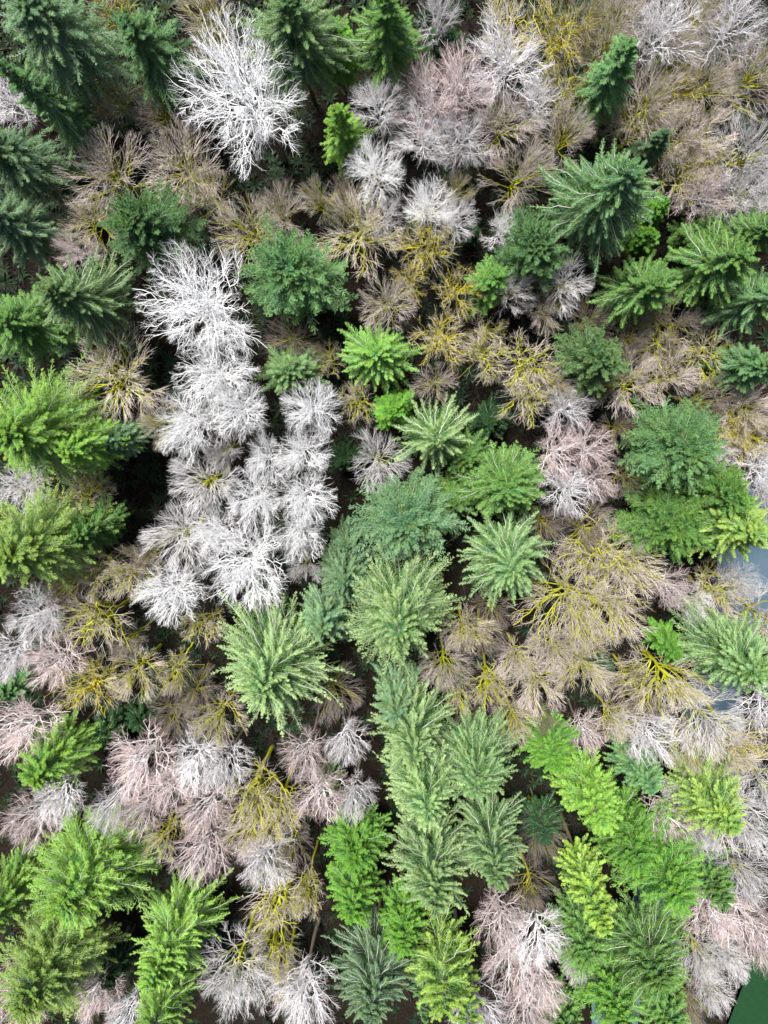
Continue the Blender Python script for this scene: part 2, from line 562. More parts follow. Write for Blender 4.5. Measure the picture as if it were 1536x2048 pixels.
def bare_tree(px, py, rpx, h, kind, bark, label, name='bare_tree', cat='bare tree', grp='bare broadleaf trees of the forest'):
    h *= .74
    zc = h * .82
    x, y, mpp = at(px, py, zc)
    R = rpx * mpp * (1.02 if bark == 'white' else 1.08)
    root = bpy.data.objects.new(name, None)
    COL.objects.link(root)
    root.empty_display_size = .5
    root.location = (x, y, float(ground_z(np.array([x]), np.array([y]))[0]) if river_dist(np.array([x]), np.array([y]))[0] > 7 else -1.5)
    k = USE[kind] % len(VARIANTS[kind])
    USE[kind] += 1
    mt, mc = VARIANTS[kind][k]
    sx = R / 5.0
    asp = rb.uniform(.9, 1.1)
    root.scale = (sx * asp, sx / asp, h / 22.0)
    root.rotation_euler = (rb.normal(0, .035), rb.normal(0, .035), rb.uniform(0, 6.283))
    root['label'] = label
    root['category'] = cat
    root['group'] = grp
    for nme, me in (('trunk', mt), ('crown', mc)):
        o = link(nme, me, root)
        o.material_slots[0].link = 'OBJECT'
        o.material_slots[0].material = MATS['b_' + bark]
    return root


# ------------------------------------------------------------------ conifers
FORM = {
    # prof exponent, droop, upturn, top elevation, low elevation, twig length share, hang, leaf length, leaf width, whorl, density, tip start
    'spruce': dict(p=.76, droop=.60, upt=.18, e0=.70, e1=.20, tw=.175, tp=.9, hang=.30, ll=.15, lw=.054, whorl=6, dens=1.02, M=27, J=12, sp=1.5),
    'hemlock': dict(p=.60, droop=.80, upt=.08, e0=.72, e1=.28, tw=.20, tp=.8, hang=.26, ll=.15, lw=.056, whorl=0, dens=1.2, M=23, J=13, sp=1.0),
    'pine': dict(p=.50, droop=.34, upt=.22, e0=.9, e1=.18, tw=.22, tp=.6, hang=-.30, ll=.19, lw=.058, whorl=0, dens=1.2, M=19, J=16, sp=.9),
    'leafy': dict(p=.55, droop=.50, upt=.10, e0=.85, e1=.25, tw=.21, tp=.7, hang=.15, ll=.155, lw=.064, whorl=0, dens=1.25, M=20, J=13, sp=1.1),
}
cs = [0]


def conifer(px, py, rpx, h, form, colour, label, base=.28, name='conifer', cat='conifer', grp='evergreen conifers of the forest', bole='bole', thin=1.0):
    cs[0] += 1
    h *= .70
    base = base * .7 + .26
    r = np.random.default_rng(4000 + cs[0] * 13)
    c = FORM[form]
    zc = h * .70
    x, y, mpp = at(px, py, zc)
    R = rpx * mpp * 1.2
    z0 = h * base
    nb = int(np.clip(c['dens'] * 58 * R ** .62 * (h - z0) ** .35 / 2.2, 60, 420) * thin)
    i = np.arange(nb)
    t = ((i + r.uniform(0, 1, nb)) / nb) ** .80
    if c['whorl']:
        nw = max(8, nb // c['whorl'])
        t = np.clip((np.round(t * nw) + r.normal(0, .12, nb)) / nw, 0.01, 1)
    z = h - (h - z0) * t - .15
    az = i * 2.39996 + r.normal(0, .25, nb)
    lob = 1 + .13 * np.sin(2 * az + r.uniform(0, 6)) + .10 * np.sin(3 * az + 9 * t + r.uniform(0, 6)) + .08 * np.sin(5 * az + r.uniform(0, 6))
    L = R * np.maximum(.10, t ** c['p'] * (1 - .30 * np.clip(t - .55, 0, 1) ** 1.3 / .45)) * lob * r.uniform(.66, 1.2, nb)
    e = c['e0'] + (c['e1'] - c['e0']) * t ** .6 + r.normal(0, .10, nb)
    K = 8
    s = np.linspace(0, 1, K)[None]
    curl = r.normal(0, .16, nb)[:, None] * s
    ca, sa = np.cos(az[:, None] + curl), np.sin(az[:, None] + curl)
    droop = c['droop'] * r.uniform(.6, 1.4, nb)[:, None] * (.35 + .65 * t[:, None])
    rad = L[:, None] * s * np.cos(e * .8)[:, None]
    zz = z[:, None] + L[:, None] * (np.sin(e)[:, None] * s - droop * s ** 2 + c['upt'] * s ** 4)
    tx = np.array([np.interp(z, [0, h], [0, 0])] * 2)
    SP = np.stack([ca * rad, sa * rad, zz], -1)
    SP[:, 1:-1] += r.normal(0, .03, (nb, K - 2, 3)) * L[:, None, None] * .5
    SR = (.016 + .0065 * L[:, None]) * (1 - .85 * s) * c['sp']
    # twigs
    M = c['M']
    st = (.16 + .84 * (np.arange(M)[None] + r.uniform(0, 1, (nb, M))) / M)
    outl = []
    o, T = sample(SP, np.concatenate([st, st[:, ::-1] * .98 + .02], 1))
    side = np.concatenate([np.ones((nb, M)), -np.ones((nb, M))], 1)[..., None]
    ss = np.concatenate([st, st[:, ::-1] * .98 + .02], 1)
    S = nrm(np.cross(np.array([0, 0, 1.0]), T))
    Lb = L[:, None]
    wd_ = np.where(ss < .35, (np.clip(ss, .05, 1) / .35) ** .7, (np.clip(1 - ss, 0, 1) / .65) ** c['tp'])
    tl = c['tw'] * Lb * wd_ * r.uniform(.6, 1.3, ss.shape) + .05
    ang = .95 - .35 * ss
    d = nrm(T * np.cos(ang)[..., None] + S * side * np.sin(ang)[..., None] + np.array([0, 0, -1]) * (c['hang'] * r.uniform(.2, 1.4, ss.shape))[..., None] + r.normal(0, .16, T.shape))
    o = o.reshape(-1, 3)
    d = d.reshape(-1, 3)
    tl = tl.reshape(-1)
    tipv = np.clip((ss - .40) / .50, 0, 1).reshape(-1)
    # leaf sprays along each twig
    J = c['J']
    nt_ = len(o)
    u = (np.arange(J)[None] + r.uniform(0, 1, (nt_, J))) / J
    pos = o[:, None] + d[:, None] * (u * tl[:, None])[..., None]
    pos[..., 2] -= (max(c['hang'], 0) * .35) * (u ** 2) * tl[:, None]
    q = r.normal(0, 1, pos.shape)
    ld = nrm(d[:, None] * .9 + nrm(q) * .75 + np.array([0, 0, .12 if c['hang'] < 0 else -.05]))
    wd = nrm(np.cross(ld, np.array([0, 0, 1.0]) + r.normal(0, .45, ld.shape)))
    ll = c['ll'] * r.uniform(.6, 1.3, u.shape)
    lw = c['lw'] * r.uniform(.7, 1.3, u.shape)
    a = pos - wd * lw[..., None] * .5 - ld * ll[..., None] * .12
    b = pos + wd * lw[..., None] * .5 - ld * ll[..., None] * .12
    cc = pos + ld * ll[..., None]
    V = np.stack([a, b, cc], 2).reshape(-1, 3)
    nf = nt_ * J
    tw_var = np.repeat(np.clip(r.normal(.5, .24, nt_), 0, 1), J * 3)
    br_var = np.repeat(np.clip(r.normal(.5, .2, nb), 0, 1), 2 * M * J * 3)
    tip = np.repeat(tipv, J * 3) * np.tile(np.repeat((.72 - .15 * (np.arange(J) + .5) / J), 3), nt_)
    # leader
    crown = make_mesh("crown", V, np.arange(nf * 3).reshape(-1, 3), {'var': .6 * tw_var + .4 * br_var, 'tip': tip}, MATS[colour], smooth=False)
    kz = np.linspace(0, 1, 9)
    TP = np.column_stack([np.zeros(9), np.zeros(9), kz * (h + .1) - .5])[None]
    TR = ((.0115 * h + .02) * (1 - kz) ** .9 + .012)[None]
    v0, f0 = tubes(TP, TR, 8)
    v1, f1 = tubes(SP, SR, 3)
    trunk = make_mesh("trunk", np.concatenate([v0, v1]), np.concatenate([f0, f1 + len(v0)]),
                      {'lim': np.concatenate([np.ones(len(v0)), np.full(len(v1), .05)])}, MATS['b_' + bole])
    root = bpy.data.objects.new(name, None)
    COL.objects.link(root)
    root.empty_display_size = .5
    root.location = (x, y, max(-1.5, float(ground_z(np.array([x]), np.array([y]))[0])))
    root.rotation_euler = (r.normal(0, .02), r.normal(0, .02), r.uniform(0, 6.28))
    root['label'] = label
    root['category'] = cat
    root['group'] = grp
    link("trunk", trunk, root)
    link("crown", crown, root)
    return root


CONIFERS = [
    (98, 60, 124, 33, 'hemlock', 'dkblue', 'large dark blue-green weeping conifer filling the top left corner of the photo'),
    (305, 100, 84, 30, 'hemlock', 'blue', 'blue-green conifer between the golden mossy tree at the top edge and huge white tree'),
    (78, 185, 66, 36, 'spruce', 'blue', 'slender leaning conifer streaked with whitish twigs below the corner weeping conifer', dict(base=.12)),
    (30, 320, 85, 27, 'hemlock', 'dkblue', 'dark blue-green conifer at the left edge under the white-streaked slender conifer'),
    (20, 450, 88, 28, 'spruce', 'dkblue', 'dark conifer on the left edge with pale drooping sprays, second below the white-streaked one'),
    (580, 62, 122, 34, 'spruce', 'grey', 'grey-green spruce with long comb-like branches at the top edge above the huge white tree'),
    (672, 105, 56, 20, 'leafy', 'bright', 'low bright green conifer half hidden between two spruces at the top edge'),
    (768, 62, 80, 32, 'spruce', 'green', 'green spruce with bare grey branch ends at the top edge, right of the comb-branched one'),
    (690, 262, 58, 27, 'spruce', 'lime', 'small pointed yellow-green spruce with white branch spines beside the huge white tree', dict(base=.08)),
    (300, 450, 92, 26, 'pine', 'blue', 'blue-green bushy conifer between brown brush trees and the second white tree'),
    (165, 600, 98, 32, 'spruce', 'grey', 'grey-green conifer with olive ridge of foliage, left of the second white tree'),
    (45, 650, 90, 25, 'hemlock', 'green', 'mid green conifer on the left edge above the vivid lime conifer'),
    (600, 552, 104, 25, 'pine', 'blue', 'broad dark green bushy conifer with ragged crown, right of the second white tree'),
    (752, 712, 82, 24, 'spruce', 'fresh', 'bright green conifer with long neat radiating branches near the middle of the photo'),
    (578, 748, 66, 21, 'hemlock', 'grey', 'small grey-green conifer touching the white trees, left of the neat radiating one'),
    (785, 812, 44, 19, 'leafy', 'bright', 'small rounded bright green conifer tucked above the star-shaped spruce'),
    (862, 872, 97, 25, 'spruce', 'pale', 'star-shaped spruce with long whitish radiating branches in the middle of the photo', dict(bole='bolepale', thin=.55)),
    (1005, 965, 88, 23, 'leafy', 'green', 'rounded mid green tree with cloudy foliage, right of the star-shaped spruce'),
    (935, 900, 50, 17, 'leafy', 'green', 'low green tree filling the gap beneath the star-shaped spruce'),
    (812, 1040, 104, 25, 'pine', 'silver', 'silvery blue-green rounded conifer directly below the star-shaped spruce'),
    (900, 1000, 50, 17, 'leafy', 'green', 'lower green tree showing beside the silvery blue-green conifer'),
    (1018, 1120, 106, 28, 'spruce', 'grey', 'feathery pale green conifer with sprays fanning out, above the big mossy tan tree'),
    (795, 1215, 132, 31, 'hemlock', 'pale', 'large conifer with cream-tipped drooping branches below the silvery blue-green conifer'),
    (690, 1150, 70, 22, 'hemlock', 'dkblue', 'shaded dark green conifer between the white trees and the cream-tipped conifer'),
    (690, 1075, 40, 16, 'hemlock', 'dkblue', 'small shaded conifer just right of the lowest white crowns'),
    (690, 918, 34, 12, 'leafy', 'dark', 'small dark green sapling in the shadow right of the white trees'),
    (545, 1330, 142, 32, 'spruce', 'pale', 'very large grey-green conifer with curling whitish branch tips below the white trees'),
    (650, 1240, 62, 24, 'hemlock', 'dkblue', 'dark conifer standing behind the curling-tipped grey-green conifer'),
    (1205, 400, 124, 36, 'spruce', 'blue', 'largest spruce of the upper right with white radiating spines and fresh green top', dict(base=.2)),
    (1062, 495, 74, 25, 'pine', 'blue', 'blue-green bushy conifer snug against the lower left of the white-spined spruce'),
    (985, 565, 52, 20, 'leafy', 'green', 'dark green low conifer trailing below the blue-green bushy conifer'),
    (1230, 150, 62, 30, 'hemlock', 'blue', 'tall narrow dark conifer standing among the tan trees of the upper right', dict(base=.2)),
    (1306, 292, 32, 22, 'hemlock', 'dkblue', 'small blue-green conifer poking out behind the top of the white-spined spruce'),
    (1308, 428, 34, 17, 'leafy', 'bright', 'small round vivid green tree right of the white-spined spruce'),
    (1285, 480, 34, 16, 'leafy', 'bright', 'vivid green low tree just under the small round vivid one'),
    (1288, 570, 84, 28, 'spruce', 'green', 'green spruce with arching branches below the white-spined spruce'),
    (1435, 520, 92, 31, 'spruce', 'green', 'large green spruce with comb-like branches near the right edge'),
    (1500, 600, 82, 27, 'spruce', 'blue', 'dark green spruce at the right edge below the comb-branched green spruce'),
    (1395, 470, 48, 17, 'leafy', 'green', 'low dark shrubby conifer between the arching spruce and the comb-branched spruce'),
    (1510, 470, 60, 30, 'spruce', 'green', 'green spruce cut by the right edge, above the comb-branched green spruce'),
    (1178, 716, 68, 25, 'pine', 'grey', 'lone greyish pale green conifer surrounded by brown bare trees'),
    (1500, 738, 62, 25, 'hemlock', 'blue', 'blue-green conifer at the right edge level with the lone greyish conifer'),
    (1345, 888, 98, 27, 'pine', 'blue', 'rounded pine-like tree with clumpy blue-green tufts on the right'),
    (1352, 1040, 96, 24, 'pine', 'green', 'green pine-like tree directly below the clumpy rounded one'),
    (1460, 1060, 100, 30, 'spruce', 'olive', 'yellow-green spreading conifer over the river at the right edge'),
    (1425, 990, 70, 27, 'pine', 'green', 'green conifer merging into the top of the spreading yellow-green one'),
    (1465, 1310, 98, 29, 'hemlock', 'grey', 'wide grey-green conifer on the right edge beside the small vivid green tree'),
    (1334, 1286, 36, 19, 'leafy', 'bright', 'small vivid green tree beside the big mossy tan tree on the right'),
    (82, 850, 126, 34, 'hemlock', 'lime', 'vivid lime conifer, the brightest green, at the left edge'),
    (172, 890, 62, 29, 'hemlock', 'lime', 'lower lime crown fused to the right side of the vivid lime conifer'),
    (238, 885, 48, 20, 'hemlock', 'dkblue', 'dark green conifer in the shade right of the vivid lime conifer'),
    (78, 1085, 108, 33, 'hemlock', 'olive', 'yellow-green conifer at the left edge below the dark gap'),
    (180, 1060, 56, 22, 'leafy', 'green', 'mid green conifer between the yellow-green one and the dark gap'),
    (222, 1045, 34, 16, 'leafy', 'dark', 'small dark green conifer on the edge of the dark gap'),
    (105, 1512, 74, 27, 'hemlock', 'lime', 'bright green conifer among pale bare trees near the lower left edge'),
    (15, 1385, 34, 19, 'hemlock', 'blue', 'small blue-green conifer peeping in at the left edge'),
    (280, 1430, 40, 12, 'leafy', 'dark', 'low dark green sapling under the mossy gold trees'),
    (165, 1375, 36, 11, 'leafy', 'dark', 'very low dark sapling hidden under the golden brush tree'),
    (215, 1460, 44, 13, 'leafy', 'dark', 'low dark green tree above the pale trees of the lower left'),
    (170, 1745, 118, 32, 'leafy', 'lime', 'broad lime conifer with whitish forked branches in the lower left', dict(thin=1.1)),
    (258, 1745, 62, 24, 'leafy', 'green', 'darker green crown behind the broad lime conifer with whitish forks'),
    (95, 1935, 112, 34, 'leafy', 'olive', 'washed out olive green conifer in the bottom left corner'),
    (8, 1800, 66, 30, 'hemlock', 'lime', 'green conifer cut by the left edge between the lime and olive conifers'),
    (345, 1900, 100, 30, 'spruce', 'lime', 'tall bright lime conifer with feathered tiers at the bottom, left of the mossy trunks', dict(base=.12)),
    (325, 2010, 80, 33, 'spruce', 'lime', 'lime conifer top at the bottom edge below the feathered lime conifer'),
    (800, 1400, 62, 24, 'hemlock', 'dkblue', 'shaded dark conifer in the gap under the cream-tipped conifer'),
    (825, 1470, 96, 30, 'spruce', 'pale', 'pale green conifer, uppermost of the big pale clump at bottom centre'),
    (838, 1570, 100, 33, 'hemlock', 'pale', 'pale green conifer with layered sprays in the middle of the big pale clump'),
    (958, 1520, 92, 30, 'hemlock', 'grey', 'grey-green conifer on the right flank of the big pale clump'),
    (865, 1730, 108, 35, 'spruce', 'pale', 'pale conifer with cream arching branches, lowest of the big pale clump'),
    (985, 1690, 90, 32, 'spruce', 'grey', 'grey-green conifer right of the cream arching one, with one pale branch sticking out'),
    (712, 1690, 66, 22, 'leafy', 'bright', 'saturated green leafy evergreen left of the big pale clump'),
    (700, 1790, 60, 24, 'leafy', 'bright', 'second saturated green leafy evergreen, directly below the first'),
    (800, 1850, 60, 24, 'leafy', 'bright', 'green leafy evergreen between the blue-green spruce and the half-dead yellow tree'),
    (752, 1955, 104, 29, 'spruce', 'dkblue', 'dark blue-green spruce with upswept sprays at the bottom edge'),
    (850, 1965, 40, 25, 'spruce', 'blue', 'bluish spruce shoulder right of the dark blue-green spruce at the bottom'),
    (885, 1925, 84, 30, 'leafy', 'yellow', 'half-dead lemon-green tree with bright white branches near the bottom', dict(thin=.5, bole='bolepale')),
    (925, 2000, 44, 31, 'leafy', 'yellow', 'yellow-white tree tip at the bottom edge below the half-dead lemon-green tree', dict(thin=.45, bole='bolepale')),
    (1105, 1495, 56, 24, 'leafy', 'bright', 'bright green conifer at the upper end of the long green row of the lower right'),
    (1168, 1590, 70, 27, 'leafy', 'lime', 'lime-topped conifer second in the long green row of the lower right'),
    (1282, 1548, 52, 24, 'hemlock', 'blue', 'darker blue-green conifer right of the long green row'),
    (1245, 1660, 78, 28, 'leafy', 'bright', 'vivid green conifer in the middle of the long green row'),
    (1415, 1600, 80, 29, 'hemlock', 'olive', 'olive-lime conifer alone among grey twigs near the right edge'),
    (1320, 1740, 92, 30, 'leafy', 'bright', 'largest vivid green conifer of the lower right, beside the yellow conifer'),
    (1425, 1755, 50, 26, 'leafy', 'green', 'mid green conifer at the outer side of the largest vivid green conifer'),
    (1172, 1775, 54, 32, 'leafy', 'yellow', 'golden yellow conifer in the lower right', dict(thin=.9, base=.2)),
    (1160, 1870, 72, 22, 'leafy', 'green', 'deep green tree below the golden yellow conifer'),
    (1300, 1890, 96, 27, 'leafy', 'green', 'deep green tree below the largest vivid green conifer'),
    (1225, 1975, 74, 27, 'leafy', 'bright', 'bright green tree near the bottom edge under the deep green ones'),
    (1325, 2010, 66, 27, 'leafy', 'green', 'green tree at the bottom edge beside brown thicket and meadow'),
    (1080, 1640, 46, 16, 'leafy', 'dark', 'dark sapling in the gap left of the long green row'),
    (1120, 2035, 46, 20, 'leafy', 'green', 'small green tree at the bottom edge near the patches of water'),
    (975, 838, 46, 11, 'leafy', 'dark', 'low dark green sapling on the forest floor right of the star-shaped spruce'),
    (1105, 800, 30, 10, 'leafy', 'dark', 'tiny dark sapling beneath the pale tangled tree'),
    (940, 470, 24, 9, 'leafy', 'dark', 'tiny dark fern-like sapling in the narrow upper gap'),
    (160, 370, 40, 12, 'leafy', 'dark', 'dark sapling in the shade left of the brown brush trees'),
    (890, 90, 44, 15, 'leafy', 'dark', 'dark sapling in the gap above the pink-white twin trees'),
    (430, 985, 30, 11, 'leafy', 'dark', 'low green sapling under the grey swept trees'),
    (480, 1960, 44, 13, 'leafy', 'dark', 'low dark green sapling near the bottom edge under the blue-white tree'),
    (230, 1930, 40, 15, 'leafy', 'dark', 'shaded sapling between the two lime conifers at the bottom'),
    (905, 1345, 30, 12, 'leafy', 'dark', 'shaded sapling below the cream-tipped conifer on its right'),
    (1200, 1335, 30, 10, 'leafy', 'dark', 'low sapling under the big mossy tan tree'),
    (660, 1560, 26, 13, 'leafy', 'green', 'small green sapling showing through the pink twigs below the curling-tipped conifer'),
]
BARES = [
    (503, 208, 148, 29, 'dead', 'white', 'huge white bare tree with thick limbs at the top, the widest crown of the photo'),
    (402, 607, 128, 25, 'dead', 'white', 'second huge white bare tree, round, above the chain of white crowns'),
    (415, 745, 88, 23, 'dead', 'white', 'white bare tree, first of the chain below the second huge white tree'),
    (388, 848, 72, 23, 'dead', 'white', 'white bare tree on the left side of the white chain'),
    (480, 825, 66, 24, 'dead', 'white', 'white bare tree in the heart of the white chain, left of two touching crowns'),
    (632, 832, 66, 25, 'dead', 'white', 'white bare tree with dense twigs, right end of the white chain'),
    (602, 905, 62, 23, 'dead', 'white', 'white bare tree just below the right end of the white chain'),
    (515, 912, 50, 22, 'dead', 'white', 'smallest white bare tree, a tight burst in the middle of the white chain'),
    (498, 1005, 66, 23, 'dead', 'white', 'white bare tree under the tight small burst, beside the swept grey trees'),
    (602, 990, 66, 24, 'dead', 'white', 'white bare tree at the lower right of the chain with splayed limbs'),
    (592, 1068, 60, 22, 'dead', 'white', 'white bare tree next to the shaded small conifer, lowest on the right of the chain'),
    (488, 1130, 98, 25, 'dead', 'white', 'large white bare tree, lowest big crown above the curling-tipped conifer'),
    (430, 1068, 58, 22, 'dead', 'white', 'white bare tree filling the left shoulder of the lowest big white crown'),
    (332, 1205, 74, 24, 'dead', 'white', 'white bare tree standing apart at the lower left of the chain'),
    (405, 965, 74, 20, 'brush', 'grey', 'grey swept bare tree leaning left out of the white chain'),
    (352, 1080, 74, 19, 'brush', 'grey', 'silvery brush tree with mossy heart between dark gap and white trees'),
    (290, 1110, 50, 16, 'brush', 'brown', 'dim brown bare tree at the lower rim of the dark gap'),
    (440, 905, 44, 18, 'brush', 'grey', 'grey bare tree under the left side of the white chain'),
    (862, 195, 78, 22, 'twiggy', 'pink', 'pink-white bare tree, left one of the twin pink crowns near the top'),
    (930, 170, 74, 23, 'twiggy', 'pink', 'pink-white bare tree, right one of the twin pink crowns near the top'),
    (855, 265, 66, 20, 'twiggy', 'pale', 'pale bare tree with forked white limbs under the twin pink crowns'),
    (925, 270, 60, 20, 'twiggy', 'pale', 'pale bare tree with drooping white limbs under the right twin pink crown'),
    (762, 215, 56, 21, 'twiggy', 'pale', 'pale grey bare tree between the yellow-green spruce and the twin pink crowns'),
    (765, 340, 62, 22, 'dead', 'whitemoss', 'whitish bare tree with mossy stem below the yellow-green spruce'),
    (848, 412, 58, 21, 'dead', 'whitemoss', 'whitish bare tree with curved pale limbs above the golden mossy tree'),
    (905, 430, 48, 19, 'twiggy', 'pale', 'pale sparse bare tree beside the narrow gap of the upper middle'),
    (1002, 448, 44, 19, 'twiggy', 'pale', 'small pale bare tree left of the blue-green bushy conifer'),
    (1045, 120, 92, 22, 'dead', 'pale', 'sprawling bare tree with long white crooked limbs over golden moss'),
    (872, 30, 48, 21, 'twiggy', 'pale', 'pale bare tree hanging over the dark gap at the top edge'),
    (1330, 62, 80, 22, 'twiggy', 'pale', 'whitish hazy bare tree right of the tall narrow dark conifer'),
    (1470, 40, 80, 22, 'twiggy', 'pale', 'whitish hazy bare tree in the top right corner'),
    (1010, 45, 68, 18, 'gnarl', 'gold', 'golden mossy tree at the top edge behind the long crooked white limbs'),
    (1120, 55, 78, 19, 'gnarl', 'gold', 'golden mossy tree with dense fans at the top edge, right of its golden neighbour'),
    (1140, 175, 64, 16, 'gnarl', 'moss', 'mossy tree with thick olive boughs left of the tall narrow dark conifer'),
    (222, 28, 52, 18, 'gnarl', 'gold', 'golden mossy tree between the two dark conifers of the top left'),
    (215, 190, 56, 12, 'gnarl', 'moss', 'low mossy trunk tangle in the dark gap of the upper left'),
    (395, 25, 62, 19, 'brush', 'tanm', 'tan and gold brush tree at the top edge above the huge white tree'),
    (415, 85, 44, 17, 'brush', 'tanm', 'small tan brush tree tucked against the top left of the huge white tree'),
    (15, 200, 56, 18, 'twiggy', 'pale', 'pale curly bare tree at the left edge behind the white-streaked conifer'),
    (205, 345, 92, 20, 'brush', 'tan', 'tan brush tree with olive heart above the blue-green bushy conifer'),
    (170, 430, 62, 18, 'brush', 'tanm', 'tan brush tree with golden lower boughs left of the blue-green bushy conifer'),
    (352, 320, 86, 20, 'brush', 'tan', 'large tan swept brush tree below left of the huge white tree'),
    (420, 385, 60, 18, 'brush', 'tanm', 'tan and olive brush tree directly under the huge white tree'),
    (310, 235, 62, 16, 'brush', 'brown', 'dim reddish brown bare tree above the large tan swept brush tree'),
    (545, 385, 44, 14, 'brush', 'brown', 'shaded brown tree under the right side of the huge white tree'),
    (140, 510, 46, 19, 'twiggy', 'pink', 'pinkish bare tree behind the grey-green conifer with olive ridge'),
    (490, 470, 76, 20, 'brush', 'tanm', 'tan brush tree with yellow moss, left of the broad dark bushy conifer'),
    (560, 425, 58, 19, 'brush', 'tan', 'pinkish tan brush tree just above the broad dark bushy conifer'),
    (645, 400, 44, 19, 'brush', 'tanm', 'small upright tan tree above the broad dark bushy conifer on its right'),
    (712, 470, 88, 20, 'brush', 'tanm', 'wide tan and yellow brush tree right of the broad dark bushy conifer'),
    (770, 600, 60, 20, 'brush', 'tan', 'pinkish tan bare tree above the neat radiating green conifer'),
    (575, 685, 58, 14, 'brush', 'brown', 'low brown bare tree between the broad bushy and small grey-green conifers'),
    (1012, 240, 72, 20, 'brush', 'tan', 'tan brush tree with yellow heart right of the twin pink crowns'),
    (1035, 345, 72, 21, 'brush', 'tan', 'round tan brush tree like a pincushion left of the white-spined spruce'),
    (1135, 270, 60, 20, 'brush', 'tan', 'round tan brush tree beside the tall narrow dark conifer'),
    (920, 365, 36, 18, 'brush', 'tanm', 'small tan tree with yellow stem in the upper middle'),
    (868, 500, 62, 21, 'gnarl', 'gold', 'golden mossy tree with bright forked boughs right of centre top'),
    (905, 580, 52, 18, 'gnarl', 'gold', 'golden mossy tree, lower neighbour of the bright forked golden one'),
    (828, 560, 40, 18, 'gnarl', 'gold', 'golden mossy side crown left of the mossy trunk'),
    (876, 680, 60, 18, 'gnarl', 'gold', 'golden mossy tree beside the neat radiating green conifer'),
    (868, 770, 44, 17, 'brush', 'tan', 'small greyish tan bare tree above the star-shaped spruce'),
    (1018, 590, 50, 18, 'brush', 'grey', 'grey bare tree on a long leaning mossy trunk below the blue-green bushy conifer'),
    (1142, 555, 54, 19, 'brush', 'grey', 'grey bare tree under the white-spined spruce'),
    (1095, 610, 46, 16, 'brush', 'tan', 'dim bare tree with green forks left of the lone greyish conifer'),
    (985, 725, 56, 17, 'gnarl', 'moss', 'mossy tree with short forked crown at the left of the dark hollow'),
    (1065, 730, 70, 18, 'gnarl', 'moss', 'mossy tree with vivid crooked boughs beside the lone greyish conifer'),
    (1060, 790, 70, 15, 'gnarl', 'moss', 'lower mossy tree with hanging boughs over the dark hollow'),
    (1105, 770, 50, 17, 'brush', 'tan', 'tan brush tree between the mossy crooked boughs and the lone greyish conifer'),
    (1185, 635, 50, 18, 'brush', 'brown', 'brown bare tree just above the lone greyish conifer'),
    (1262, 668, 46, 18, 'brush', 'brown', 'reddish brown bare tree right above the lone greyish conifer'),
    (1360, 640, 70, 17, 'brush', 'brown', 'dim brown bare tree beneath the comb-branched green spruce'),
    (1330, 705, 74, 15, 'gnarl', 'moss', 'dark mossy tangle of boughs below the arching green spruce'),
    (1420, 720, 66, 16, 'gnarl', 'moss', 'dark mossy tree left of the blue-green conifer on the right edge'),
    (1262, 775, 68, 18, 'brush', 'tan', 'tan bare tree with yellow base above the clumpy rounded pine'),
    (1345, 760, 60, 18, 'brush', 'tan', 'tan swept bare tree just above the clumpy rounded pine'),
    (1420, 800, 62, 18, 'brush', 'brown', 'brown bare tree right of the clumpy rounded pine top'),
    (1505, 820, 62, 19, 'brush', 'tan', 'hazy tan bare tree at the right edge above the blue water'),
    (1460, 860, 54, 16, 'gnarl', 'gold', 'golden mossy tree between the clumpy rounded pine and the water'),
    (1500, 890, 54, 16, 'gnarl', 'gold', 'golden mossy tree arching over the blue water at the right edge'),
    (1145, 825, 52, 19, 'twiggy', 'pale', 'pale tangled bare tree with sweeping blue-white limbs right of the dark hollow'),
    (1115, 910, 56, 19, 'twiggy', 'pink', 'pinkish bare tree, left one of the pair beside the cloudy green tree'),
    (1190, 905, 56, 19, 'twiggy', 'pink', 'pinkish bare tree, right one of the pair left of the clumpy pine'),
    (1190, 965, 46, 17, 'twiggy', 'pink', 'small pinkish bare tree under the right one of the pinkish pair'),
    (1138, 995, 58, 20, 'twiggy', 'pale', 'pale pink dome-shaped bare tree right of the cloudy green tree'),
    (1260, 960, 52, 15, 'brush', 'brown', 'brown mossy tree tucked under the clumpy rounded pine'),
    (1170, 1070, 64, 16, 'brush', 'brown', 'dim brown bare tree above the big mossy tan tree'),
    (1205, 1110, 86, 20, 'gnarl', 'moss', 'mossy tree with thick yellow boughs above the big mossy tan tree'),
    (1250, 1130, 84, 20, 'brush', 'tanm', 'tan brush tree spreading right from the thick yellow boughs'),
    (1150, 1215, 112, 20, 'brush', 'tanm', 'big mossy tan tree with the widest brush crown of the right half'),
    (1235, 1215, 92, 20, 'brush', 'tanm', 'tan brush tree overlapping the right side of the big mossy tan tree'),
    (1345, 1175, 46, 20, 'twiggy', 'pink', 'small greyish pink bare tree beside the water below the spreading conifer'),
    (1440, 1195, 62, 15, 'gnarl', 'moss', 'low mossy tree leaning over the water above the wide grey-green conifer'),
    (1480, 1180, 52, 17, 'twiggy', 'grey', 'grey bare tree at the right edge over the water'),
    (1180, 1345, 80, 20, 'brush', 'tanm', 'tan brush tree with yellow base under the big mossy tan tree'),
    (1080, 1378, 64, 19, 'brush', 'tan', 'tan brush tree fanning down above the bright green row'),
    (1040, 1330, 52, 17, 'brush', 'tan', 'tan brush tree just above the downward fanning one'),
    (975, 1275, 50, 17, 'brush', 'brown', 'brown bare tree right of the cream-tipped conifer'),
    (935, 1265, 58, 18, 'brush', 'tanm', 'mossy tan tree tight against the right side of the cream-tipped conifer'),
    (890, 1330, 52, 19, 'brush', 'tan', 'pinkish tan bare tree beneath the cream-tipped conifer'),
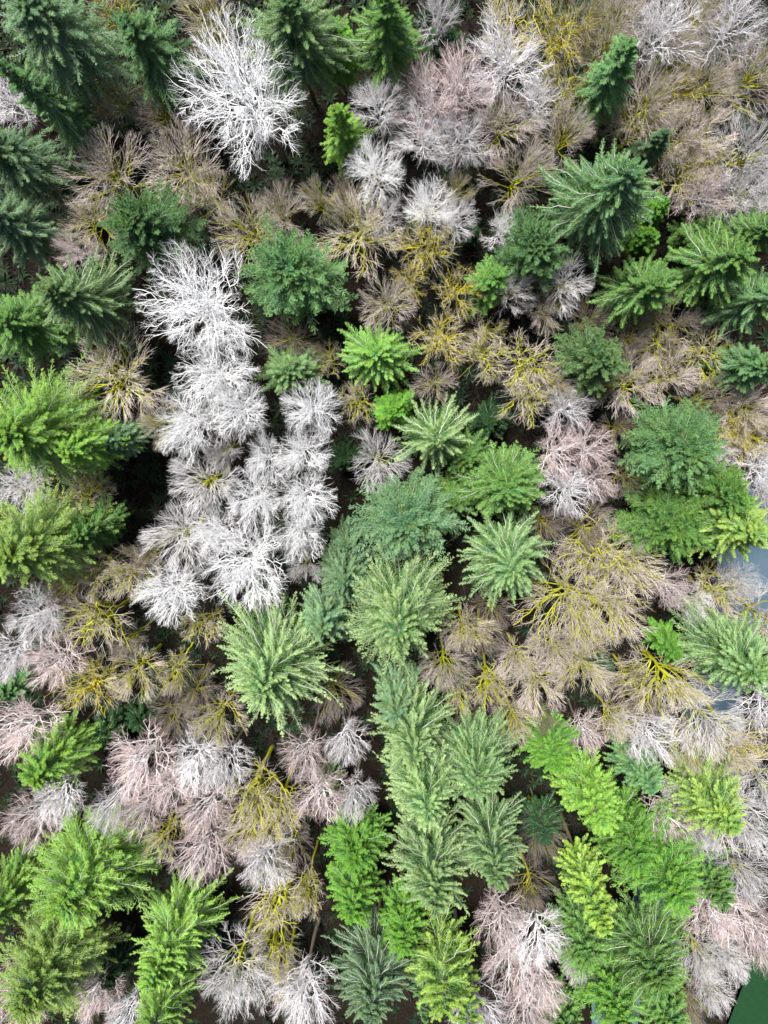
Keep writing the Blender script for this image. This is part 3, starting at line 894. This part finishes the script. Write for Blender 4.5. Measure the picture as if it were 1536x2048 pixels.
    (985, 1220, 44, 13, 'brush', 'brown', 'low dim bare tree between the cream-tipped and feathery pale conifers'),
    (930, 1390, 44, 15, 'gnarl', 'moss', 'sparse mossy tree above the big pale clump'),
    (985, 1370, 50, 16, 'gnarl', 'moss', 'mossy tree with a straight bough right of the sparse mossy one'),
    (1022, 1448, 48, 18, 'brush', 'tanm', 'small tan and moss tree between the big pale clump and the bright green row'),
    (1345, 1365, 90, 20, 'brush', 'tanm', 'tan brush tree left of the wide grey-green conifer'),
    (1265, 1360, 40, 14, 'gnarl', 'moss', 'small dark mossy tree at the left of the tan tree by the grey-green conifer'),
    (1175, 1478, 44, 18, 'twiggy', 'pink', 'pink-tinged bare tree just right of the top of the bright green row'),
    (1225, 1450, 46, 17, 'brush', 'tanm', 'tan and moss tree right of the pink-tinged bare tree'),
    (1300, 1470, 66, 20, 'twiggy', 'pale', 'pale bare tree on a long thin leaning trunk above the darker blue-green conifer'),
    (1420, 1450, 76, 20, 'brush', 'grey', 'grey hazy bare tree standing in front of the river'),
    (1380, 1500, 56, 19, 'brush', 'tanm', 'tan and gold bare tree above the olive-lime conifer'),
    (1500, 1500, 62, 19, 'gnarl', 'gold', 'bright golden mossy tree at the right edge over the water'),
    (1460, 1545, 84, 21, 'brush', 'tan', 'tan bare tree below the bright golden mossy tree at the right edge'),
    (1350, 1640, 58, 20, 'twiggy', 'pink', 'pinkish bare tree between the olive-lime and largest vivid green conifers'),
    (1500, 1660, 92, 22, 'brush', 'grey', 'grey-blue feathery bare tree at the right edge, beside the olive-lime conifer'),
    (1500, 1770, 90, 22, 'brush', 'grey', 'grey-blue feathery bare tree at the right edge, above the pink thicket'),
    (1440, 1850, 66, 21, 'twiggy', 'pink', 'pink bare tree below the outer mid green conifer'),
    (1500, 1865, 70, 19, 'twiggy', 'pink', 'dusty pink bare tree just above the dark meadow'),
    (1420, 1940, 60, 19, 'brush', 'grey', 'grey bare tree left of the dark meadow'),
    (1395, 2020, 70, 18, 'brush', 'brown', 'brown thicket tree at the bottom edge near the dark meadow'),
    (1440, 2005, 46, 18, 'twiggy', 'grey', 'grey twiggy tree bordering the dark meadow at the bottom edge'),
    (1310, 190, 76, 20, 'brush', 'tan', 'tan brush tree right of the tall narrow dark conifer'),
    (1370, 190, 60, 18, 'gnarl', 'gold', 'golden mossy tree with fan of boughs in the upper right thicket'),
    (1420, 160, 74, 20, 'brush', 'tan', 'tan brush tree in the upper right thicket under the whitish corner trees'),
    (1500, 160, 84, 20, 'brush', 'tan', 'pinkish tan brush tree at the right edge below the top right corner'),
    (1270, 250, 60, 17, 'gnarl', 'moss', 'mossy tree with slanting trunk between the tall narrow conifer and the white-spined spruce'),
    (1345, 270, 66, 19, 'brush', 'tan', 'tan brush tree above the small blue-green conifer by the white-spined spruce'),
    (1420, 250, 72, 20, 'brush', 'tan', 'tan brush tree in the middle of the upper right thicket'),
    (1500, 280, 84, 21, 'brush', 'grey', 'greyish swept brush tree at the right edge of the upper right thicket'),
    (1430, 320, 62, 18, 'gnarl', 'moss', 'mossy tree with slanting trunks right of the white-spined spruce'),
    (1375, 345, 68, 18, 'brush', 'tanm', 'tan and gold brush tree right of the top of the white-spined spruce'),
    (1425, 385, 58, 21, 'twiggy', 'pink', 'pink and white bare tree above the comb-branched green spruce'),
    (1500, 375, 72, 20, 'brush', 'grey', 'grey bare tree at the right edge above the spruce cut by the edge'),
    (1210, 90, 60, 20, 'brush', 'tanm', 'tan and gold brush tree at the top, left of the tall narrow dark conifer tip'),
    (1240, 25, 66, 21, 'brush', 'tan', 'tan brush tree on the top edge above the tall narrow dark conifer'),
    (1400, 20, 60, 20, 'brush', 'tan', 'tan brush tree on the top edge between the two whitish hazy trees'),
    (1365, 110, 52, 19, 'brush', 'tan', 'tan brush tree right below the whitish hazy tree of the upper right'),
    (1200, 210, 50, 15, 'gnarl', 'moss', 'mossy tree half hidden behind the tall narrow dark conifer'),
    (220, 760, 100, 19, 'brush', 'tanm', 'wide brown and olive brush tree above right of the vivid lime conifer'),
    (320, 850, 50, 19, 'brush', 'tanm', 'tan and gold tree on the left rim of the white chain'),
    (150, 985, 66, 13, 'gnarl', 'moss', 'low mossy tree below the vivid lime conifer at the dark gap'),
    (45, 980, 62, 15, 'twiggy', 'grey', 'grey bare tree under the lower side of the vivid lime conifer'),
    (190, 1150, 50, 18, 'gnarl', 'moss', 'mossy tree with forked yellow boughs right of the yellow-green conifer'),
    (258, 1150, 56, 18, 'brush', 'tanm', 'tan and moss tree left of the white tree standing apart'),
    (62, 1232, 62, 20, 'dead', 'pale', 'pale spidery bare tree near the left edge below the yellow-green conifer'),
    (190, 1255, 72, 19, 'gnarl', 'moss', 'mossy tree with yellow boughs left of the white tree standing apart'),
    (92, 1330, 64, 21, 'twiggy', 'pink', 'round pinkish bare tree with white limbs near the left edge'),
    (2, 1310, 56, 21, 'twiggy', 'pale', 'pale bare tree cut by the left edge beside the round pinkish tree'),
    (165, 1390, 66, 19, 'gnarl', 'gold', 'golden mossy tree with spiky tan twigs in the lower left'),
    (258, 1358, 58, 19, 'brush', 'tanm', 'tan brush tree with golden stems right of the spiky golden tree'),
    (338, 1345, 44, 17, 'gnarl', 'moss', 'small mossy tree left of the curling-tipped conifer'),
    (375, 1390, 54, 16, 'brush', 'brown', 'brown bare tree against the left side of the curling-tipped conifer'),
    (430, 1440, 62, 18, 'brush', 'tanm', 'brown and moss tree under the left side of the curling-tipped conifer'),
    (400, 1255, 48, 15, 'gnarl', 'moss', 'dim mossy tree in the gap above the curling-tipped conifer'),
    (665, 1390, 60, 15, 'brush', 'brown', 'brown bare tree in the gap right of the curling-tipped conifer'),
    (30, 1470, 76, 23, 'twiggy', 'pink', 'whitish pink bare tree at the left edge above the bright green conifer'),
    (292, 1530, 76, 22, 'twiggy', 'pink', 'large pale pink bare tree with star of white limbs in the lower left'),
    (392, 1530, 62, 21, 'twiggy', 'pale', 'pale bare tree right of the pink tree with star of white limbs'),
    (450, 1545, 52, 21, 'twiggy', 'pale', 'pale bare tree with arched limbs left of the small pink tree'),
    (50, 1645, 66, 22, 'twiggy', 'pink', 'whitish pink bare tree at the left edge below the bright green conifer'),
    (112, 1595, 54, 21, 'twiggy', 'pale', 'pale bare tree under the bright green conifer of the lower left'),
    (212, 1610, 46, 21, 'twiggy', 'pale', 'small pale bare tree on a leaning trunk above the broad lime conifer'),
    (278, 1640, 54, 21, 'twiggy', 'pink', 'pinkish bare tree right above the broad lime conifer with whitish forks'),
    (612, 1520, 56, 20, 'twiggy', 'pink', 'small rosy bare tree directly below the curling-tipped conifer'),
    (690, 1488, 48, 20, 'twiggy', 'pale', 'pale bare tree left of the big pale clump, with bright star of limbs'),
    (632, 1592, 60, 20, 'twiggy', 'pink', 'rosy bare tree above the saturated green leafy evergreens'),
    (712, 1608, 44, 20, 'twiggy', 'pale', 'pale bare tree tucked above the first saturated green evergreen'),
    (406, 1722, 66, 21, 'twiggy', 'pink', 'compact white and pink bare tree above the feathered lime conifer'),
    (335, 1700, 44, 20, 'gnarl', 'moss', 'small tree on a long golden mossy trunk beside the compact pink tree'),
    (508, 1595, 74, 20, 'gnarl', 'moss', 'mossy tree with yellow crooked boughs below the pale arched tree'),
    (560, 1625, 60, 18, 'gnarl', 'moss', 'mossy tree with a vertical yellow stem below the small rosy tree'),
    (492, 1668, 62, 18, 'brush', 'tan', 'tan bare tree below the yellow crooked boughs'),
    (535, 1735, 64, 21, 'twiggy', 'pale', 'pale feather-shaped bare tree in the lower middle left'),
    (560, 1815, 70, 18, 'gnarl', 'moss', 'mossy tree with long sideways boughs below the pale feather-shaped tree'),
    (612, 1800, 44, 19, 'gnarl', 'moss', 'upright mossy tree beside the second saturated green evergreen'),
    (548, 1900, 58, 20, 'gnarl', 'moss', 'mossy tree with tan fan of twigs near the bottom edge'),
    (468, 1965, 90, 22, 'twiggy', 'grey', 'blue-white bare tree with open curved limbs at the bottom edge'),
    (612, 1995, 74, 22, 'twiggy', 'pale', 'pale bare tree on a thin brown trunk at the bottom edge'),
    (15, 2010, 80, 23, 'twiggy', 'pink', 'washed out pink bare tree in the bottom left corner'),
    (185, 1995, 56, 20, 'twiggy', 'pink', 'pink bare tree between the olive and lime conifers at the bottom edge'),
    (245, 2040, 60, 20, 'twiggy', 'pale', 'pale bare tree at the bottom edge under the shaded sapling'),
    (1082, 1680, 54, 16, 'brush', 'brown', 'brown bare tree between the big pale clump and the golden yellow conifer'),
    (1055, 1780, 56, 15, 'brush', 'brown', 'dim brown bare tree below left of the golden yellow conifer'),
    (1000, 1860, 60, 20, 'twiggy', 'pink', 'rosy bare tree right of the half-dead lemon-green tree'),
    (1085, 1890, 64, 21, 'twiggy', 'pale', 'pale bare tree left of the blue water patch at the bottom'),
    (1015, 1960, 66, 21, 'twiggy', 'pink', 'rosy feathery bare tree near the bottom edge right of the yellow-white tip'),
    (1095, 1985, 60, 19, 'twiggy', 'pink', 'pinkish brown bare tree near the bottom edge by the water patch'),
    (960, 2035, 60, 21, 'twiggy', 'pale', 'pale bare tree at the bottom edge below the yellow-white tip'),
    (1050, 2045, 56, 19, 'twiggy', 'pink', 'dusky pink bare tree cut by the bottom edge'),
    (710, 800, 46, 16, 'gnarl', 'moss', 'small mossy tree below the neat radiating green conifer'),
    (748, 925, 62, 18, 'brush', 'grey', 'grey bare tree with yellow stem left of the star-shaped spruce'),
    (608, 1135, 44, 15, 'brush', 'grey', 'small grey tree in the shadow under the lowest white crowns'),
    (970, 650, 40, 10, 'gnarl', 'moss', 'low mossy bough tangle in the dark hollow under the leaning trunk'),
    (655, 720, 40, 12, 'gnarl', 'moss', 'low mossy forked stem between the small grey-green and radiating conifers'),
    (1560, 1250, 80, 21, 'brush', 'tan', 'tan bare tree peeking in at the right edge behind the wide grey-green conifer'),
    (1560, 1430, 70, 20, 'twiggy', 'pale', 'whitish bare tree at the right edge just below the wide grey-green conifer'),
    (1570, 1590, 80, 21, 'brush', 'grey', 'grey feathery bare tree cut by the right edge near the golden mossy tree'),
    (1570, 1000, 60, 20, 'twiggy', 'pink', 'pinkish bare tree cut by the right edge at the blue water'),
    (1560, 400, 80, 21, 'brush', 'grey', 'grey swept bare tree cut by the right edge, uppermost greyish one of the thicket'),
    (1420, 1680, 60, 20, 'brush', 'grey', 'grey bare tree just below the olive-lime conifer'),
    (1380, 1570, 50, 18, 'twiggy', 'grey', 'small grey twiggy tree at the upper side of the olive-lime conifer'),
    (1290, 1400, 50, 17, 'brush', 'brown', 'brown bare tree below the small vivid green tree of the right side'),
    (1120, 1310, 52, 18, 'brush', 'tan', 'tan brush tree under the left half of the big mossy tan tree'),
    (1080, 1440, 46, 17, 'brush', 'brown', 'brown bare tree right at the top end of the bright green row'),
    (345, 1440, 50, 15, 'brush', 'brown', 'dim brown brush tree left below the curling-tipped conifer'),
    (120, 1180, 46, 17, 'brush', 'brown', 'brown bare tree under the yellow-green conifer at the left'),
    (255, 1290, 40, 15, 'brush', 'brown', 'dim bare tree below the white tree standing apart'),
    (340, 1590, 56, 20, 'twiggy', 'pink', 'pinkish bare tree under the large pale pink one with star of white limbs'),
    (400, 1630, 56, 20, 'twiggy', 'pink', 'pinkish bare tree between the pale trees and the compact white and pink tree'),
    (580, 1700, 50, 17, 'brush', 'brown', 'dim brown tree right of the pale feather-shaped tree'),
    (565, 1970, 48, 17, 'brush', 'tan', 'tan bare tree between the blue-white tree and the thin brown trunk'),
    (690, 400, 48, 18, 'brush', 'brown', 'brown bare tree directly below the yellow-green spruce'),
    (760, 430, 48, 18, 'twiggy', 'pale', 'small pale bare tree above the wide tan and yellow brush tree'),
    (1075, 205, 54, 18, 'twiggy', 'pale', 'pale bare tree under the long crooked white limbs'),
    (1190, 770, 44, 15, 'brush', 'brown', 'brown bare tree just below the lone greyish conifer'),
    (1250, 860, 44, 15, 'brush', 'brown', 'brown bare tree at the left rim of the clumpy rounded pine'),
    (1090, 1050, 44, 16, 'brush', 'brown', 'brown bare tree between the pale pink dome and the feathery pale conifer'),
    (940, 1450, 40, 15, 'brush', 'brown', 'dim brown tree at the top right of the big pale clump'),
    (1180, 25, 56, 20, 'brush', 'tanm', 'tan and gold brush tree between two golden trees on the top edge'),
    (1470, 1945, 50, 18, 'twiggy', 'grey', 'grey twiggy tree overhanging the upper edge of the dark meadow'),
    (1545, 1900, 60, 20, 'twiggy', 'pink', 'dusty pink bare tree cut by the right edge above the dark meadow'),
    (1540, 950, 56, 20, 'twiggy', 'pale', 'pale bare tree cut by the right edge right over the blue water'),
    (1440, 915, 46, 17, 'twiggy', 'grey', 'small grey bare tree between the clumpy rounded pine and the blue water'),
    (1390, 1205, 44, 16, 'twiggy', 'grey', 'small grey bare tree leaning over the water above the wide grey-green conifer'),
    (1165, 1935, 40, 18, 'twiggy', 'grey', 'small grey bare tree in front of the bottom water patch'),
]
for row in CONIFERS:
    kw = row[7] if len(row) > 7 else {}
    conifer(*row[:7], **kw)
for row in BARES:
    if row[4] == 'gnarl':
        bare_tree(*row, name='mossy_tree', cat='mossy tree')
    else:
        bare_tree(*row)
